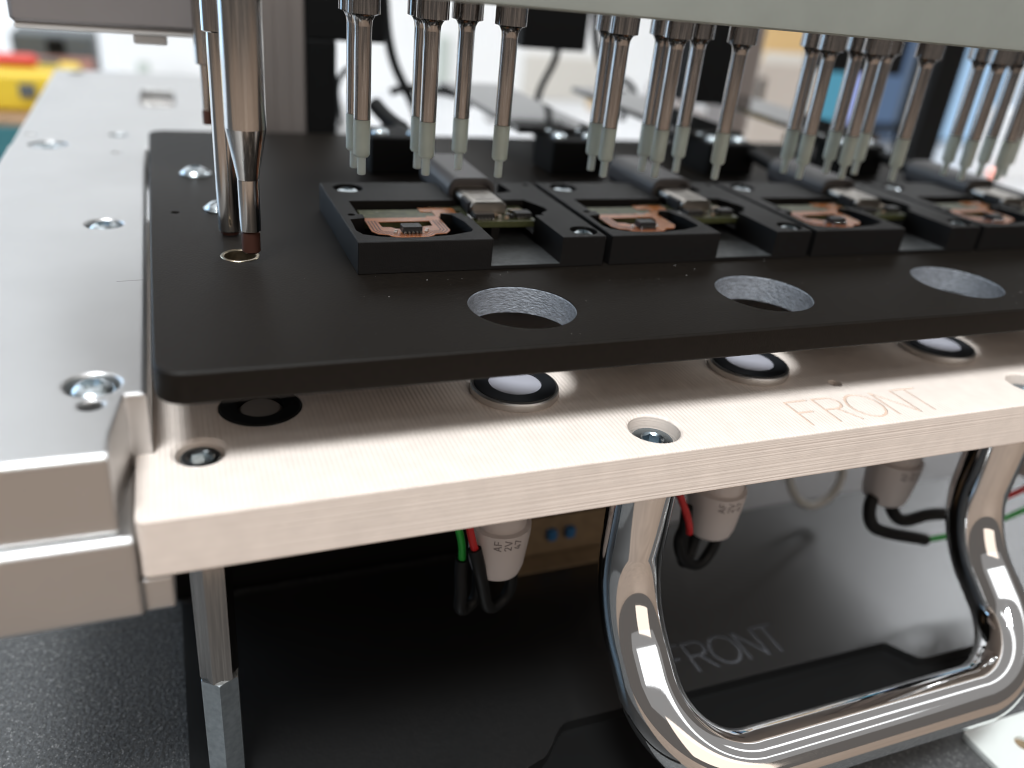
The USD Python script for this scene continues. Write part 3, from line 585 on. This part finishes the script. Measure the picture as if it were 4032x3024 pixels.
box_thing('instrument_case', 'dark instrument case with a pink strip behind the yellow bin', 'case', -77, -31.5, 500, 540, -46, -16, 'slate', [('strip', (-66, -33, 498, 499.9, -36, -28.5), 'pink_card'), ('screen', (-58, -48, 498.5, 499.9, -27, -18.5), 'matt_black')], 1.2)
box_thing('case_stand', 'light stand under the dark instrument case', 'stand', -80, -20, 500, 545, BZ, -46.1, 'cream_panel')
box_thing('white_cabinet', 'white cabinet standing behind the aluminium block', 'cabinet', -28, 60, 640, 700, BZ, 40, 'wall_white', [('handle', (8, 28, 630, 639.9, -72, -60), 'slate'), ('panel', (-12, -3, 638, 639.9, -76, -48), 'pale_green')])
box_thing('wall_panel', 'beige panel on the wall behind the black sensor box', 'panel', 374, 470, 790, 799.5, -88, -42, 'cream_panel')
box_thing('wall_strip', 'thin olive strip on the wall behind the left probes', 'strip', 276, 290, 792, 799.5, -80, -30, 'pale_green')
def blob(name, label, cat, x, y, w, h, m, d=14): return box_thing(name, label, cat, x, x + w, y, y + d, BZ, BZ + h, m)
blob('parts_tray', 'small blue-grey tray on the bench behind the left probes', 'tray', 288, 655, 42, 14, 'grey_metal'); blob('wooden_block', 'small brown block on the bench next to the blue-grey tray', 'block', 322, 640, 14, 8, 'tan_box')
blob('wooden_block', 'small orange-tan block on the bench behind the second nest block', 'block', 436, 740, 18, 10, 'tan_box'); blob('cream_box', 'cream rounded box on the bench beside the white tubes', 'box', 520, 640, 30, 18, 'cream_panel')
box_thing('black_display_arm', 'dark flat bar across the bench in front of the screens', 'bar', 560, 700, 560, 575, -70, -63, 'matt_black')
box_thing('carton', 'tan carton at the top right behind the probes', 'carton', 461, 505, 500, 540, -7, 34, 'tan_box', [('flap', (461.5, 504, 498.4, 499.9, -7, 2), 'cream_panel')])
box_thing('shelf_unit', 'beige shelf unit under the tan carton', 'shelf unit', 458, 520, 496, 545, BZ, -7.1, 'beige_box', [('slot', (459.5, 466.5, 494.5, 495.9, -42, -18), 'matt_black')])
box_thing('monitor', 'dark monitor with blue screen behind the third group of probes', 'monitor', 560, 700, 570, 590, -74, 60, 'slate', [('screen', (572, 640, 568, 569.9, -70, 10), 'screen_cyan'), ('screen', (640.2, 690, 568, 569.9, -70, 50), 'screen_blue'), ('window', (622, 640, 566.5, 567.9, -66, -5), 'screen_violet')])
box_thing('foot_block', 'grey foot block below the dark monitor', 'stand', 590, 670, 575, 600, BZ, -74.1, 'grey_metal')
box_thing('monitor', 'bright sky-blue screen at the right behind the tall black post', 'monitor', 700, 884, 600, 620, -86, 70, 'slate', [('screen', (702, 726, 598, 599.9, -84, 60), 'screen_blue'), ('screen', (726.2, 882, 598, 599.9, -84, 60), 'screen_sky')])
box_thing('white_box', 'white box at the right edge behind the last probes', 'box', 704, 860, 440, 480, BZ, -30, 'wall_white')
t = thing('indicator_lamp', 'small glowing orange-red lamp at the right edge', 'lamp', (699, 446, BZ)); obj('body', cyl(4, 0, 4), 'slate', t); obj('lens', lathe([(3.4, 4.02), (3.2, 6), (2, 7.4), (0, 8)], 24), 'red_led', t)
